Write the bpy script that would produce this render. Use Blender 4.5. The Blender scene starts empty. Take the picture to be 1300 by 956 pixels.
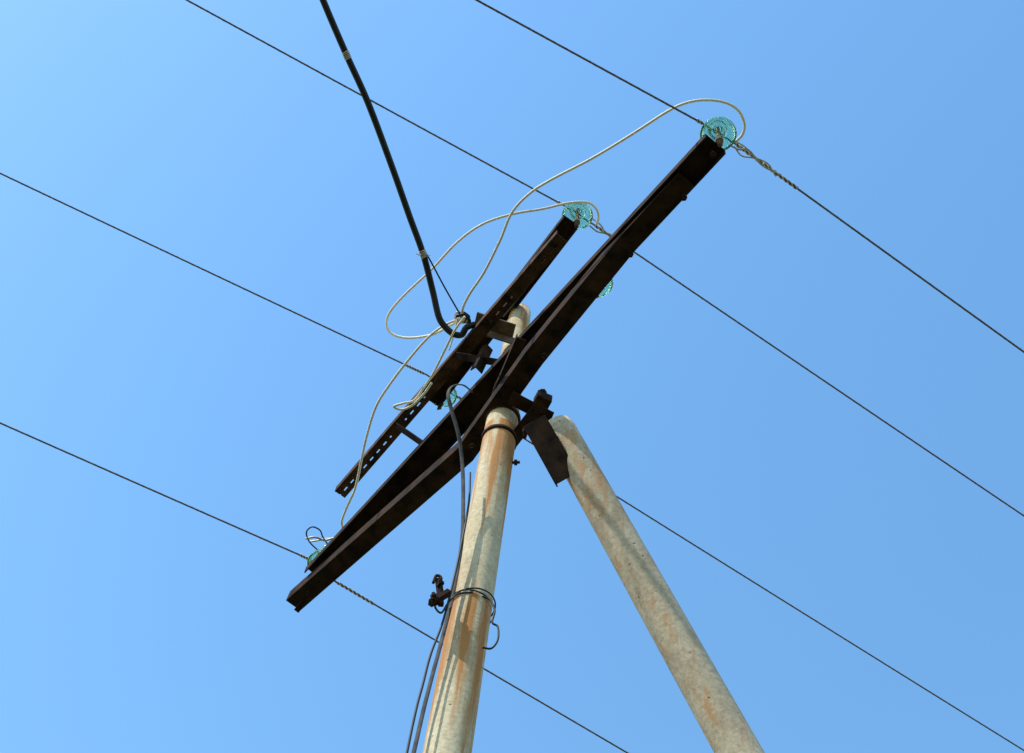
import bpy, math, bmesh, random
from mathutils import Vector, Matrix
random.seed(4)
sc=bpy.context.scene
# Survey set-up: the viewer stands at C on the ground plane (eye height 1.6 m). Fittings were surveyed as
# sight-line bearings from C and are placed at their true height above ground (W) or at their true
# distance from the observer (WY): every arm is level, poles/wires run in real, mutually parallel planes.
P=math.radians(62); f=1800.
cr,sr=math.cos(math.radians(9.28)),math.sin(math.radians(9.28))
F=Vector((0,math.cos(P),math.sin(P)));U=Vector((0,-math.sin(P),math.cos(P)));X=Vector((1,0,0))
C=Vector((0,0,1.6))
def ray(px,py):
    dx=px-650;dy=478-py
    return X*(dx*cr-dy*sr)+U*(dx*sr+dy*cr)+F*f
def W(px,py,z):
    r=ray(px,py);return C+r*((z-C.z)/r.z)
def WY(px,py,y):
    r=ray(px,py);return C+r*(y/r.y)
def WZ(l,z0,z1=None):
    z1=z0 if z1 is None else z1
    n=len(l)-1
    return [W(a,b,z0+(z1-z0)*i/n) for i,(a,b) in enumerate(l)]

# ---------- materials
def mat(name):
    m=bpy.data.materials.new(name);m.use_nodes=True
    nt=m.node_tree;b=nt.nodes['Principled BSDF'];return m,nt,b
def N(nt,t,**k):
    n=nt.nodes.new(t)
    for a,v in k.items():
        if a in n.inputs: n.inputs[a].default_value=v
        else: setattr(n,a,v)
    return n
def noise(nt,scale,detail=6,rough=.6,mscale=(1,1,1)):
    tc=N(nt,'ShaderNodeTexCoord');mp=N(nt,'ShaderNodeMapping');mp.inputs['Scale'].default_value=mscale
    nt.links.new(tc.outputs['Object'],mp.inputs[0])
    n=N(nt,'ShaderNodeTexNoise',Scale=scale,Detail=detail,Roughness=rough);nt.links.new(mp.outputs[0],n.inputs['Vector'])
    return n
def ramp(nt,src,stops):
    r=N(nt,'ShaderNodeValToRGB');e=r.color_ramp.elements
    while len(e)<len(stops): e.new(.5)
    for i,(p,c) in enumerate(stops): e[i].position=p;e[i].color=(*c,1) if len(c)==3 else c
    nt.links.new(src,r.inputs[0]);return r
def mix(nt,fac,a,b,blend='MIX'):
    m=N(nt,'ShaderNodeMix',data_type='RGBA',blend_type=blend)
    if isinstance(fac,float): m.inputs[0].default_value=fac
    else: nt.links.new(fac,m.inputs[0])
    for i,s in((6,a),(7,b)):
        if isinstance(s,tuple): m.inputs[i].default_value=(*s,1)
        else: nt.links.new(s,m.inputs[i])
    return m.outputs[2]
def bump(nt,b,src,strength=.4,dist=.004):
    bp=N(nt,'ShaderNodeBump',Strength=strength,Distance=dist);nt.links.new(src,bp.inputs['Height']);nt.links.new(bp.outputs[0],b.inputs['Normal'])
def simple(name,c1,c2,scale,rough=.7,metal=0,bs=.3,ms=(1,1,1),bd=.002,spec=.3):
    m,nt,b=mat(name);n=noise(nt,scale,mscale=ms)
    r=ramp(nt,n.outputs[0],[(.35,c1),(.65,c2)]);nt.links.new(r.outputs[0],b.inputs['Base Color'])
    b.inputs['Roughness'].default_value=rough;b.inputs['Metallic'].default_value=metal
    b.inputs['Specular IOR Level'].default_value=spec
    if bs>0: bump(nt,b,n.outputs[0],bs,bd)
    return m
M_steel=simple('weathered_dark_steel',(.007,.005,.004),(.045,.021,.012),11,.9,bs=.5,spec=.12)
M_rust=simple('rusty_steel',(.018,.011,.008),(.10,.046,.024),16,.9,bs=.5,spec=.15)
M_brown=simple('dusty_brown_steel',(.10,.065,.045),(.22,.15,.11),12,.8)
M_wire=simple('weathered_aluminium_strand',(.09,.065,.045),(.2,.155,.12),60,.7,.1)
M_tie=simple('tie_wire_aluminium',(.4,.36,.31),(.65,.6,.53),60,.5,.2)
M_rubber=simple('black_rubber_sheath',(.008,.008,.008),(.018,.017,.017),20,.6,0,.2)
M_white=simple('cream_insulated_wire',(.84,.75,.58),(.9,.83,.68),6,.6,0,0)
M_strap=simple('grey_flat_strap',(.035,.034,.034),(.085,.08,.08),20,.8,0,spec=.15)
def concrete(name,base1,base2,rustamt,th,bands):
    m,nt,b=mat(name)
    n1=noise(nt,3.0,8,.65);r1=ramp(nt,n1.outputs[0],[(.3,base1),(.7,base2)])
    n2=noise(nt,55,4,.7);r2=ramp(nt,n2.outputs[0],[(.3,(.66,.62,.56)),(.62,(1,1,1))])
    col=mix(nt,1.0,r1.outputs[0],r2.outputs[0],'MULTIPLY')
    n3=noise(nt,2.3,5,.6,(9,9,.45));src=n3.outputs[0]
    tc=N(nt,'ShaderNodeTexCoord');sx=N(nt,'ShaderNodeSeparateXYZ');nt.links.new(tc.outputs['Object'],sx.inputs[0])
    for (za,zb,amt) in bands:   # rust washed down from a fitting at height zb
        mr=N(nt,'ShaderNodeMapRange');mr.inputs['From Min'].default_value=za;mr.inputs['From Max'].default_value=zb
        mr.inputs['To Min'].default_value=0;mr.inputs['To Max'].default_value=amt;nt.links.new(sx.outputs[2],mr.inputs['Value'])
        lt=N(nt,'ShaderNodeMath',operation='LESS_THAN');nt.links.new(sx.outputs[2],lt.inputs[0]);lt.inputs[1].default_value=zb
        mu=N(nt,'ShaderNodeMath',operation='MULTIPLY');nt.links.new(mr.outputs[0],mu.inputs[0]);nt.links.new(lt.outputs[0],mu.inputs[1])
        ad=N(nt,'ShaderNodeMath',operation='ADD');nt.links.new(src,ad.inputs[0]);nt.links.new(mu.outputs[0],ad.inputs[1]);src=ad.outputs[0]
    r3=ramp(nt,src,[(th,(0,0,0)),(th+.15,(1,1,1))])
    k=N(nt,'ShaderNodeMath',operation='MULTIPLY');k.inputs[1].default_value=rustamt;nt.links.new(r3.outputs[0],k.inputs[0])
    col=mix(nt,k.outputs[0],col,(.36,.15,.03))
    n4=noise(nt,5,7,.75,(1,1,.5));r4=ramp(nt,n4.outputs[0],[(.54,(0,0,0)),(.68,(1,1,1))])
    k4=N(nt,'ShaderNodeMath',operation='MULTIPLY');k4.inputs[1].default_value=.55;nt.links.new(r4.outputs[0],k4.inputs[0])
    col=mix(nt,k4.outputs[0],col,(.17,.135,.10))
    v=N(nt,'ShaderNodeTexVoronoi',Scale=16.0);nt.links.new(tc.outputs['Object'],v.inputs['Vector'])
    rp=ramp(nt,v.outputs['Distance'],[(.04,(.3,.26,.2)),(.10,(1,1,1))])
    col=mix(nt,1.0,col,rp.outputs[0],'MULTIPLY')
    nt.links.new(col,b.inputs['Base Color']);b.inputs['Roughness'].default_value=.92
    a=N(nt,'ShaderNodeMath',operation='ADD');nt.links.new(n2.outputs[0],a.inputs[0]);nt.links.new(rp.outputs[0],a.inputs[1])
    bump(nt,b,a.outputs[0],.5,.004);return m
M_conc=concrete('weathered_pole_concrete',(.46,.375,.225),(.60,.53,.375),.95,.50,[(6.3,7.3,.18),(5.2,5.95,.18)])
M_conc2=concrete('mottled_pole_concrete',(.33,.275,.185),(.56,.49,.37),.6,.53,[(6.3,7.1,.1)])
m,nt,b=mat('green_glass');b.inputs['Base Color'].default_value=(.55,.90,.66,1);b.inputs['Transmission Weight'].default_value=.9
b.inputs['Roughness'].default_value=.08;b.inputs['IOR'].default_value=1.38;M_glass=m
m,nt,b=mat('dry_grass_ground');n=noise(nt,.6,10,.7);r=ramp(nt,n.outputs[0],[(.3,(.05,.07,.02)),(.55,(.10,.10,.04)),(.75,(.2,.16,.1))])
nt.links.new(r.outputs[0],b.inputs['Base Color']);b.inputs['Roughness'].default_value=1;n2=noise(nt,12,8,.8);bump(nt,b,n2.outputs[0],1,.05);M_ground=m

# ---------- geometry helpers
def link(o,parent=None):
    sc.collection.objects.link(o)
    if parent: o.parent=parent
    return o
def empty(name):
    e=bpy.data.objects.new(name,None);e.empty_display_size=.2;return link(e)
def mesh(name,vs,fs,m,parent=None,smooth=False):
    me=bpy.data.meshes.new(name);me.from_pydata([tuple(v) for v in vs],[],fs);me.materials.append(m)
    bm=bmesh.new();bm.from_mesh(me);bmesh.ops.recalc_face_normals(bm,faces=bm.faces);bm.to_mesh(me);bm.free()
    if smooth:
        for p in me.polygons:p.use_smooth=True
    return link(bpy.data.objects.new(name,me),parent)
def catmull(p,k=10):
    p=[Vector(a) for a in p];q=[p[0]*2-p[1]]+p+[p[-1]*2-p[-2]];o=[]
    for i in range(1,len(q)-2):
        for j in range(k):
            t=j/k;a,b_,c,d=q[i-1:i+3]
            o.append(.5*((2*b_)+(c-a)*t+(2*a-5*b_+4*c-d)*t*t+(3*b_-a-3*c+d)*t**3))
    o.append(p[-1]);return o
def frames(pts):
    T=[]
    for i in range(len(pts)):
        a=pts[max(i-1,0)];b_=pts[min(i+1,len(pts)-1)];T.append((b_-a).normalized())
    u=T[0].orthogonal().normalized();fr=[]
    for t in T:
        u=(u-t*u.dot(t)).normalized();fr.append((u,t.cross(u)))
    return fr
def tube(name,pts,r,m,parent=None,k=10,n=8,curve=True,flat=1.0,rr=None):
    pts=catmull(pts,k) if curve else [Vector(a) for a in pts]
    fr=frames(pts);vs=[];fs=[]
    for i,(p,(u,v)) in enumerate(zip(pts,fr)):
        R=r if rr is None else rr(i/(len(pts)-1))
        for j in range(n):
            a=2*math.pi*j/n;vs.append(p+u*math.cos(a)*R+v*math.sin(a)*R*flat)
    L=len(pts)
    for i in range(L-1):
        for j in range(n):
            fs.append((i*n+j,i*n+(j+1)%n,(i+1)*n+(j+1)%n,(i+1)*n+j))
    fs.append(tuple(range(n)));fs.append(tuple((L-1)*n+j for j in range(n)))
    return mesh(name,vs,fs,m,parent,True)
def helix(name,pts,R,r,m,parent,turns_per_m=30,phase=0,k=12):
    pts=catmull(pts,k);fr=frames(pts);out=[]
    seg=[(pts[i+1]-pts[i]).length for i in range(len(pts)-1)];tot=sum(seg)
    n=max(8,int(tot*turns_per_m*8));i=0;acc=0
    for s in range(n+1):
        d=tot*s/n
        while i<len(seg)-1 and acc+seg[i]<d: acc+=seg[i];i+=1
        t=(d-acc)/seg[i];p=pts[i].lerp(pts[i+1],min(1,t));u,v=fr[i]
        a=2*math.pi*turns_per_m*d+phase;out.append(p+u*math.cos(a)*R+v*math.sin(a)*R)
    return tube(name,out,r,m,parent,n=5,curve=False)
def beam(name,pts,prof,m,parent=None,up=Vector((0,0,1))):
    pts=[Vector(a) for a in pts];vs=[];fs=[];n=len(prof)
    for i,p in enumerate(pts):
        a=pts[max(i-1,0)];b_=pts[min(i+1,len(pts)-1)];t=(b_-a).normalized();s=t.cross(up).normalized();w=s.cross(t)
        for (x,y) in prof: vs.append(p+s*x+w*y)
    for i in range(len(pts)-1):
        for j in range(n): fs.append((i*n+j,i*n+(j+1)%n,(i+1)*n+(j+1)%n,(i+1)*n+j))
    fs.append(tuple(range(n)));fs.append(tuple((len(pts)-1)*n+j for j in range(n)))
    o=mesh(name,vs,fs,m,parent)
    bv=o.modifiers.new('b','BEVEL');bv.width=.0015;bv.segments=1;bv.limit_method='ANGLE'
    return o
def chan(w,h,t): # inverted U
    w/=2
    return [(-w,-h),(-w+t,-h),(-w+t,-t),(w-t,-t),(w-t,-h),(w,-h),(w,0),(-w,0)]
def angle(w,h,t,s=1):
    w/=2
    p=[(-w,0),(w,0),(w,t),(-w+t,t),(-w+t,h),(-w,h)]
    return [(x*s,y) for x,y in p]
def rect(w,h): return [(-w/2,-h/2),(w/2,-h/2),(w/2,h/2),(-w/2,h/2)]
def bolt(name,p,ax,parent,r=.016,l=.05,m=None):
    ax=Vector(ax).normalized();p=Vector(p);m=m or M_steel
    vs=[];fs=[];u=ax.orthogonal().normalized();v=ax.cross(u)
    rings=[(-l,r*.5),(0,r*.5),(0,r),(r*.9,r),(r*.9,r*.5),(r*1.8,r*.5)]
    for d,R in rings:
        for j in range(6):
            a=j*math.pi/3;vs.append(p+ax*d+u*math.cos(a)*R+v*math.sin(a)*R)
    for i in range(5):
        for j in range(6): fs.append((i*6+j,i*6+(j+1)%6,i*6+6+(j+1)%6,i*6+6+j))
    fs.append(tuple(range(6)));fs.append(tuple(30+j for j in range(6)))
    return mesh(name,vs,fs,m,parent)
def lathe(name,prof,loc,m,parent,n=48):
    vs=[];fs=[]
    for (r,z) in prof:
        for j in range(n):
            a=2*math.pi*j/n;vs.append(Vector((loc[0]+r*math.cos(a),loc[1]+r*math.sin(a),loc[2]+z)))
    k=len(prof)
    for i in range(k-1):
        for j in range(n): fs.append((i*n+j,i*n+(j+1)%n,(i+1)*n+(j+1)%n,(i+1)*n+j))
    fs.append(tuple(range(n)));fs.append(tuple((k-1)*n+j for j in range(n)))
    return mesh(name,vs,fs,m,parent,True)

# ---------- ground
R=900
vs=[(0,0,0)]+[(R*math.cos(a*math.pi/32),R*math.sin(a*math.pi/32),0) for a in range(64)]
mesh('ground',vs,[(0,1+i,1+(i+1)%64) for i in range(64)],M_ground)

# ---------- main pole
PX,PY=-.011,3.33
pole=empty('utility_pole')
def pole_shaft(name,a,b,rr,m,parent,n=48,segs=60):
    a=Vector(a);b=Vector(b)
    return tube(name,[a.lerp(b,i/segs) for i in range(segs+1)],.1,m,parent,n=n,curve=False,rr=rr)
PT=8.60
pole_shaft('shaft',(PX,PY,-.3),(PX,PY,PT),lambda t:.092-.018*t-.016*max(0,(t-.85)/.15),M_conc,pole)
lathe('pole_cap',[(.058,0),(.056,.012),(.05,.02),(.0005,.021)],(PX,PY,PT),M_conc,pole)
bolt('through_bolt',(PX+.083,PY-.02,7.02),(1,-.25,0),pole,.014,.03)
# ---------- strut
st=empty('support_pole')
T=C+ray(708,543)*(6.45/f);S=C+ray(889,867)*(5.3/f)
d=(T-S);foot=S+d*((-.3-S.z)/d.z)
pole_shaft('shaft',foot,T,lambda t:.090-.014*t-(.004 if t>.995 else 0),M_conc2,st,segs=200)

# ---------- main crossarm
arm=empty('steel_crossarm')
z1=7.745
b1=[W(908,180,z1),W(400,728,z1)]
beam('upper_channel',b1,chan(.122,.05,.007),M_steel,arm)
zl=[7.69,7.66,7.40,7.42,7.66]
b2=[W(a,b_,z) for (a,b_),z in zip([(872,228),(798,308),(678,455),(590,578),(372,769)],zl)]
beam('lower_angle',b2,angle(.098,.075,.008,1),M_steel,arm)
for i,(a,b_,z) in enumerate([(868,250,7.67),(905,196,7.69),(800,322,7.65),(690,452,7.39),(600,566,7.39),(455,697,7.60),(392,752,7.63)]):
    bolt('bolt_%d'%i,W(a,b_,z),(0,0,-1),arm,.016,.06)
beam('end_tab',[W(388,762,7.63),W(376,776,7.60)],rect(.03,.008),M_steel,arm)
beam('pole_clamp',[W(662,430,7.60),W(630,505,7.55)],angle(.05,.05,.006),M_steel,arm)
def uband(name,z,r,h,parent,m):
    lathe(name,[(r-.003,-h),(r,-h),(r,h),(r-.003,h)],(PX,PY,z),m,parent)
uband('u_band',7.42,.085,.015,arm,M_rust)

# ---------- top crossarm
arm2=empty('steel_crossarm')
z2=8.6
beam('channel',[W(725,279,z2),W(548,510,z2)],chan(.098,.05,.007),M_steel,arm2)
for i,(a,b_) in enumerate([(700,315),(560,492),(640,395)]):
    bolt('bolt_%d'%i,W(a,b_,z2-.01),(0,0,-1),arm2,.016,.03)

# ---------- slotted angle
sl=empty('slotted_steel_angle')
sa,sb=W(714,302,8.05),W(432,628,8.05)
t=(sb-sa).normalized();s=t.cross(Vector((0,0,1))).normalized();L=(sb-sa).length
w=.062;th=.005
zup=Vector((0,0,1))
vs=[];fs=[]
def addbox(c,hx,hy,hz):
    k0=len(vs)
    vs.extend([c+t*(hx*i)+s*(hy*j)+zup*(hz*k) for i in(-1,1) for j in(-1,1) for k in(-1,1)])
    fs.extend([tuple(k0+q for q in a) for a in [(0,1,3,2),(4,6,7,5),(0,4,5,1),(2,3,7,6),(0,2,6,4),(1,5,7,3)]])
mid=(sa+sb)/2
addbox(mid+s*(w*.29),L/2,w*.21,th/2)
addbox(mid-s*(w*.27),L/2,w*.23,th/2)
# slots: 30 mm long, 62 mm pitch towards the free end, blank plate where it is bolted to the arms
per=.062;nn=int(L/per);x0=0.0
for i in range(nn+1):
    solid=not(i>nn-8 or 1<=i%6<=3)
    c0=sa+t*min(L-.016,max(.016,i*per))+s*(w*.02)
    if solid: addbox(sa+t*min(L-.032,max(.032,i*per+.0))+s*(w*.02),.0312,w*.06,th/2-.0006)
    else: addbox(c0,.016,w*.06,th/2-.0006)
addbox(mid-s*(w/2+.003)+zup*.02,L/2,.003,.0245)
mesh('perforated_flange',vs,fs,M_rust,sl)
beam('spacer_bar_1',[W(503,541,8.02),W(542,568,7.80)],angle(.04,.04,.005),M_steel,sl)
beam('spacer_bar_2',[W(580,452,8.02),W(640,462,7.80)],angle(.045,.04,.005),M_steel,sl)
beam('hanger_strap',[W(668,360,8.52),W(634,402,8.08)],rect(.045,.008),M_steel,sl,up=Vector((0,-1,0.2)))
beam('tie_plate',[W(603,408,8.14),W(652,424,8.10)],rect(.11,.01),M_brown,sl)
beam('tie_plate_side',[W(604,418,8.10),W(654,434,8.06)],rect(.008,.07),M_brown,sl)
beam('hanger_angle',[W(622,440,8.0),W(608,470,7.8)],angle(.05,.04,.006),M_steel,sl)

# ---------- strut bracket
br=empty('strut_bracket')
beam('cheek_plate',[W(678,534,7.12),W(719,607,6.85)],chan(.112,.03,.007),M_steel,br,up=(C-W(698,570,7.0)).normalized())
beam('clamp_angle',[W(648,505,7.36),W(700,532,7.30)],angle(.07,.05,.007),M_steel,br)
beam('clamp_arm',[W(650,562,7.22),W(693,506,7.34)],angle(.06,.05,.007),M_steel,br)
beam('clamp_block',[W(680,504,7.36),W(698,512,7.36)],rect(.055,.06),M_steel,br)
bolt('bolt',W(688,500,7.4),(.2,0,1),br,.02,.06)
bolt('bolt_2',W(668,548,7.2),(.1,-1,-.2),br,.02,.04)
uband('u_band',7.22,.084,.012,br,M_steel)

# ---------- insulators
prof=[(.0005,.135),(.022,.133),(.032,.12),(.034,.108),(.027,.098),(.027,.088),(.038,.08),(.054,.066),(.068,.04),(.076,.012),(.077,.004),
(.072,0),(.067,.008),(.058,.034),(.046,.054),(.036,.060),(.036,.034),(.031,.030),(.027,.034),(.025,.06),(.014,.07),(.014,.10),(.0005,.105)]
def insulator(px,py,z,zarm,sc_=1.0):
    e=empty('glass_insulator');p=W(px,py,z)
    lathe('glass_bell',[(r*sc_,h*sc_) for r,h in prof],p,M_glass,e)
    lathe('steel_pin',[(.0005,zarm-.03-z),(.012,zarm-.03-z),(.012,zarm+.02-z),(.018,zarm+.02-z),(.018,zarm+.03-z),(.010,zarm+.03-z),(.010,.09),(.0005,.092)],p,M_brown,e,16)
    return p
I1=insulator(912,171,7.86,z1,1.08)
I2=insulator(733,274,8.72,z2,1.08)
I3=insulator(562,502,8.72,z2,1.08)
I4=insulator(410,717,7.86,z1,1.15)
I5=insulator(758,360,7.86,z1,1.0)

# ---------- line wires
def solve(p,b_,s):
    z=p.z
    for i in range(40):
        q=W(b_[0],b_[1],z);dd=math.hypot(q.x-p.x,q.y-p.y);z=p.z-s*dd
    return q
def wire(I,a,b_,lz,rz,s=.05):
    e=empty('overhead_wire');neck=Vector((I.x,I.y,I.z+.1))
    pl=W(a[0][0],a[0][1],neck.z);pr=W(b_[0][0],b_[0][1],neck.z)
    ql=solve(pl,a[1],s);qr=solve(pr,b_[1],s)
    def run(p,q,span=42):
        dr=Vector((q.x-p.x,q.y-p.y,0)).normalized();o=[]
        D=math.hypot(q.x-p.x,q.y-p.y)
        for i in range(1,61):
            x=span*(i/60)**1.6
            z=p.z-s*x*(1-x/span)/(1-D/span)
            o.append(Vector((p.x,p.y,0))+dr*x+Vector((0,0,z)))
        return o
    Lr=run(pl,ql);Rr=run(pr,qr)
    tube('strand',Lr[::-1]+[pl,pr]+Rr,.0048,M_wire,e,n=8,curve=False)
    helix('strand_twist',[p for p in Lr[:16]][::-1]+[pl,pr]+Rr[:18],.0036,.0020,M_wire,e,16,k=2)
    def along(A,B,x): return A+(B-A).normalized()*x
    for ph in (0,2.1,4.2):
        helix('preformed_tie_%d'%int(ph),[along(pl,ql,.02+i*lz/6) for i in range(7)],.0075,.0024,M_tie,e,20,ph)
        helix('preformed_tie_r%d'%int(ph),[along(pr,qr,.02+i*rz/6) for i in range(7)],.0075,.0026,M_tie,e,12,ph)
    ring=[neck+Vector((math.cos(x)*.033,math.sin(x)*.033,.003*math.sin(3*x))) for x in [i*2*math.pi/16 for i in range(17)]]
    tube('neck_tie',ring,.004,M_tie,e,k=3,n=6)
w1=wire(I1,((896,159),(605,0)),((930,180),(1300,447)),.03,.36)
w2=wire(I2,((718,262),(237,0)),((752,284),(1300,655)),.03,.24)
w3=wire(I3,((542,476),(0,220)),((575,500),(1162,867)),.12,.1)
w4=wire(I4,((402,714),(0,537)),((424,737),(645,867)),.08,.24)
def loose(name,l,z0,z1_,r,m,par=None):
    return tube(name,WZ(l,z0,z1_),r,m,par)
dl=empty('dead_end_tie')
loose('strand_a',[(930,178),(945,186),(958,200),(970,212),(992,222)],7.93,7.92,.0035,M_tie,dl)
loose('strand_b',[(932,186),(942,198),(960,201),(975,208),(985,224)],7.93,7.92,.0035,M_tie,dl)
loose('strand_c',[(926,184),(938,190),(950,190),(966,208),(972,206)],7.93,7.92,.004,M_tie,dl)
dl=empty('dead_end_tie')
loose('strand_a',[(750,276),(762,285),(768,294),(776,298)],8.8,8.8,.0045,M_tie,dl)
loose('strand_b',[(748,286),(758,294),(770,297),(778,304)],8.8,8.8,.0045,M_tie,dl)
dl=empty('dead_end_tie')
loose('strand_a',[(388,684),(400,682),(412,686),(424,683),(436,682)],7.9,7.9,.006,M_tie,dl)
loose('strand_b',[(392,688),(404,686),(416,684),(430,684)],7.92,7.9,.005,M_tie,dl)
loose('thin_loop',[(405,700),(393,688),(389,676),(396,669),(406,673),(410,682),(418,694)],7.9,7.9,.004,M_rubber,dl)

# ---------- thick cable
blk=empty('service_cable')
pts=[(592,416),(586,425),(576,424),(566,416),(557,402),(549,368),(537,322),(520,275),(497,210),(467,130),(440,70),(410,0),(372,-95)]
zs=[8.06,8.04,8.02,8.03,8.06,8.14,8.2,8.25,8.31,8.38,8.44,8.5,8.56]
cab=[W(602,412,8.1)]+[W(a,b_,z) for (a,b_),z in zip(pts,zs)]
dr=(cab[-1]-cab[-2]);dr.z=0;dr.normalize()
for i in range(1,9): cab.append(cab[len(pts)]+dr*(i*3.0)+Vector((0,0,-.02*i*3+.0015*(i*3)**2)))
tube('sheath',cab,.0165,M_rubber,blk,n=12)
def collar(px,py,z,nrm_to,par):
    a=W(px,py,z);t_=(nrm_to-a).normalized()
    helix('binding',[a-t_*.02,a,a+t_*.02],.0185,.0028,M_tie,par,120)
collar(440,70,8.44,W(410,0,8.5),blk);collar(537,322,8.2,W(520,275,8.25),blk)
loose('binding_tail_a',[(528,322),(537,326),(546,324)],8.18,8.18,.002,M_tie,blk)
loose('stay_wire',[(541,322),(548,334),(564,364),(580,392),(586,402)],8.2,8.1,.0042,M_steel,blk)
tube('hook',WZ([(580,401),(590,400),(596,408),(592,418)],8.1,8.08),.009,M_rubber,blk,n=10)

# ---------- jumpers (cream)
def jumper(l,z0,z1_,r=.0066):
    e=empty('jumper_wire');tube('insulation',WZ(l,z0,z1_),r,M_white,e,n=20,k=16);return e
jumper([(934,180),(943,170),(945,156),(937,140),(920,130),(895,127),(870,131),(845,143),(800,172),(750,202),(700,228),(672,246),(650,270),(635,305),(615,345),(597,372),(588,390),(587,402)],7.93,8.12)
jumper([(757,285),(760,276),(757,265),(745,257),(720,258),(690,265),(650,272),(612,285),(580,308),(548,342),(512,376),(494,398),(491,414),(500,425),(520,429),(548,425),(570,414),(588,404)],8.8,8.12)
jumper([(588,404),(566,412),(544,428),(520,455),(497,485),(478,515),(466,552),(458,588),(451,620),(440,645),(434,662),(436,676),(428,684)],8.12,7.9)
jumper([(590,402),(577,420),(564,446),(550,474),(538,492),(526,508),(512,512),(500,516),(510,520),(524,514),(538,500),(548,486)],8.0,7.96,.006)
jumper([(581,404),(576,425),(570,445)],8.1,8.0,.004)
kn=empty('cable_binding')
for i in range(4):
    loose('wrap_%d'%i,[(580+i*3,396),(590+i*2,402),(586+i*2,410),(576+i*3,404),(580+i*3,396)],8.13,8.13,.004,[M_white,M_rubber][i%2],kn)

# ---------- strap and ties on the pole
stp=empty('conduit_strap')
l=[(600,498),(588,489),(575,490),(569,500),(573,520),(582,552),(587,590),(588,640),(586,690),(575,755),(561,812),(545,872),(531,930)]
ys=[3.05,3.03,3.02,3.02,3.05,3.1,3.16,3.2,3.22,3.24,3.24,3.25,3.26]
sp=[WY(a,b_,y) for (a,b_),y in zip(l,ys)]
sp+= [Vector((sp[-1].x-.01,sp[-1].y,z)) for z in (4.5,3,1.5,.0)]
tube('flat_strap',sp,.0088,M_strap,stp,n=8,flat=.35)
sp2=[WY(a,b_,3.21) for a,b_ in [(597,600),(595,640),(586,690),(575,740),(562,790),(547,830),(537,868),(524,920)]]
sp2+=[Vector((sp2[-1].x,sp2[-1].y,z)) for z in (4.5,3,1.5,0)]
tube('thin_cable',sp2,.0045,M_rubber,stp)
tw=empty('tie_wire')
def rnd(z,r,tilt,a0=0,a1=6.3,n=24):
    return [Vector((PX+r*math.cos(a0+(a1-a0)*i/n),PY+r*math.sin(a0+(a1-a0)*i/n),z+tilt*math.cos(a0+(a1-a0)*i/n))) for i in range(n+1)]
for z,tl in((5.96,.02),(5.945,-.01)):
    tube('band_%d'%int(z*1000),rnd(z,.090,tl),.0032,M_rubber,tw,k=2,n=6)
tube('loop_right',[WY(a,b_,3.22) for a,b_ in [(612,757),(622,762),(628,775),(625,790),(632,796),(632,812),(624,823),(612,822)]],.004,M_rubber,tw)
tube('loop_left',[WY(a,b_,3.2) for a,b_ in [(600,752),(582,754),(570,764),(560,778),(552,768),(562,755)]],.004,M_rubber,tw)
cl=empty('cable_clamp')
beam('jaw',[WY(546,766,3.18),WY(570,752,3.18)],rect(.028,.02),M_steel,cl)
beam('jaw_2',[WY(556,736,3.19),WY(560,768,3.19)],rect(.02,.02),M_steel,cl,up=Vector((0,1,0)))
bolt('bolt',WY(552,760,3.17),(-.3,-1,-.2),cl,.016,.03)
bolt('bolt_2',WY(560,742,3.17),(-.3,-.4,1),cl,.012,.03)
tube('hook',[WY(a,b_,3.18) for a,b_ in [(556,745),(560,734),(554,731),(550,740)]],.006,M_steel,cl)

# ---------- camera / light / sky
cam=bpy.data.cameras.new('camera');co=bpy.data.objects.new('camera',cam);link(co);sc.camera=co
cam.sensor_width=36;cam.lens=f/1300*36;cam.clip_end=5000;cam.clip_start=.05
rx=X*cr+U*sr;uy=-X*sr+U*cr
co.matrix_world=Matrix(((rx.x,uy.x,-F.x,C.x),(rx.y,uy.y,-F.y,C.y),(rx.z,uy.z,-F.z,C.z),(0,0,0,1)))
sd=Vector((-.86,-.50,1.2)).normalized()
el=math.asin(sd.z);az=math.atan2(sd.x,sd.y)
sun=bpy.data.lights.new('sun','SUN');sun.energy=5;sun.angle=math.radians(.53);sun.color=(1,.94,.84)
so=bpy.data.objects.new('sun',sun);link(so);so.rotation_euler=sd.to_track_quat('Z','Y').to_euler();so.location=(0,0,20)
wd=bpy.data.worlds.new('World');sc.world=wd;wd.use_nodes=True;nt=wd.node_tree
sky=nt.nodes.new('ShaderNodeTexSky');sky.sky_type='NISHITA';sky.sun_disc=False;sky.sun_elevation=el;sky.sun_rotation=az
sky.air_density=1.6;sky.dust_density=.6;sky.ozone_density=3.0
hs=nt.nodes.new('ShaderNodeHueSaturation');hs.inputs['Saturation'].default_value=1.2;hs.inputs['Value'].default_value=1.8;hs.inputs['Hue'].default_value=.495
nt.links.new(sky.outputs[0],hs.inputs['Color'])
bg=nt.nodes['Background'];bg.inputs[1].default_value=.15;nt.links.new(hs.outputs[0],bg.inputs[0])
sc.view_settings.view_transform='Standard';sc.view_settings.look='None';sc.view_settings.exposure=0
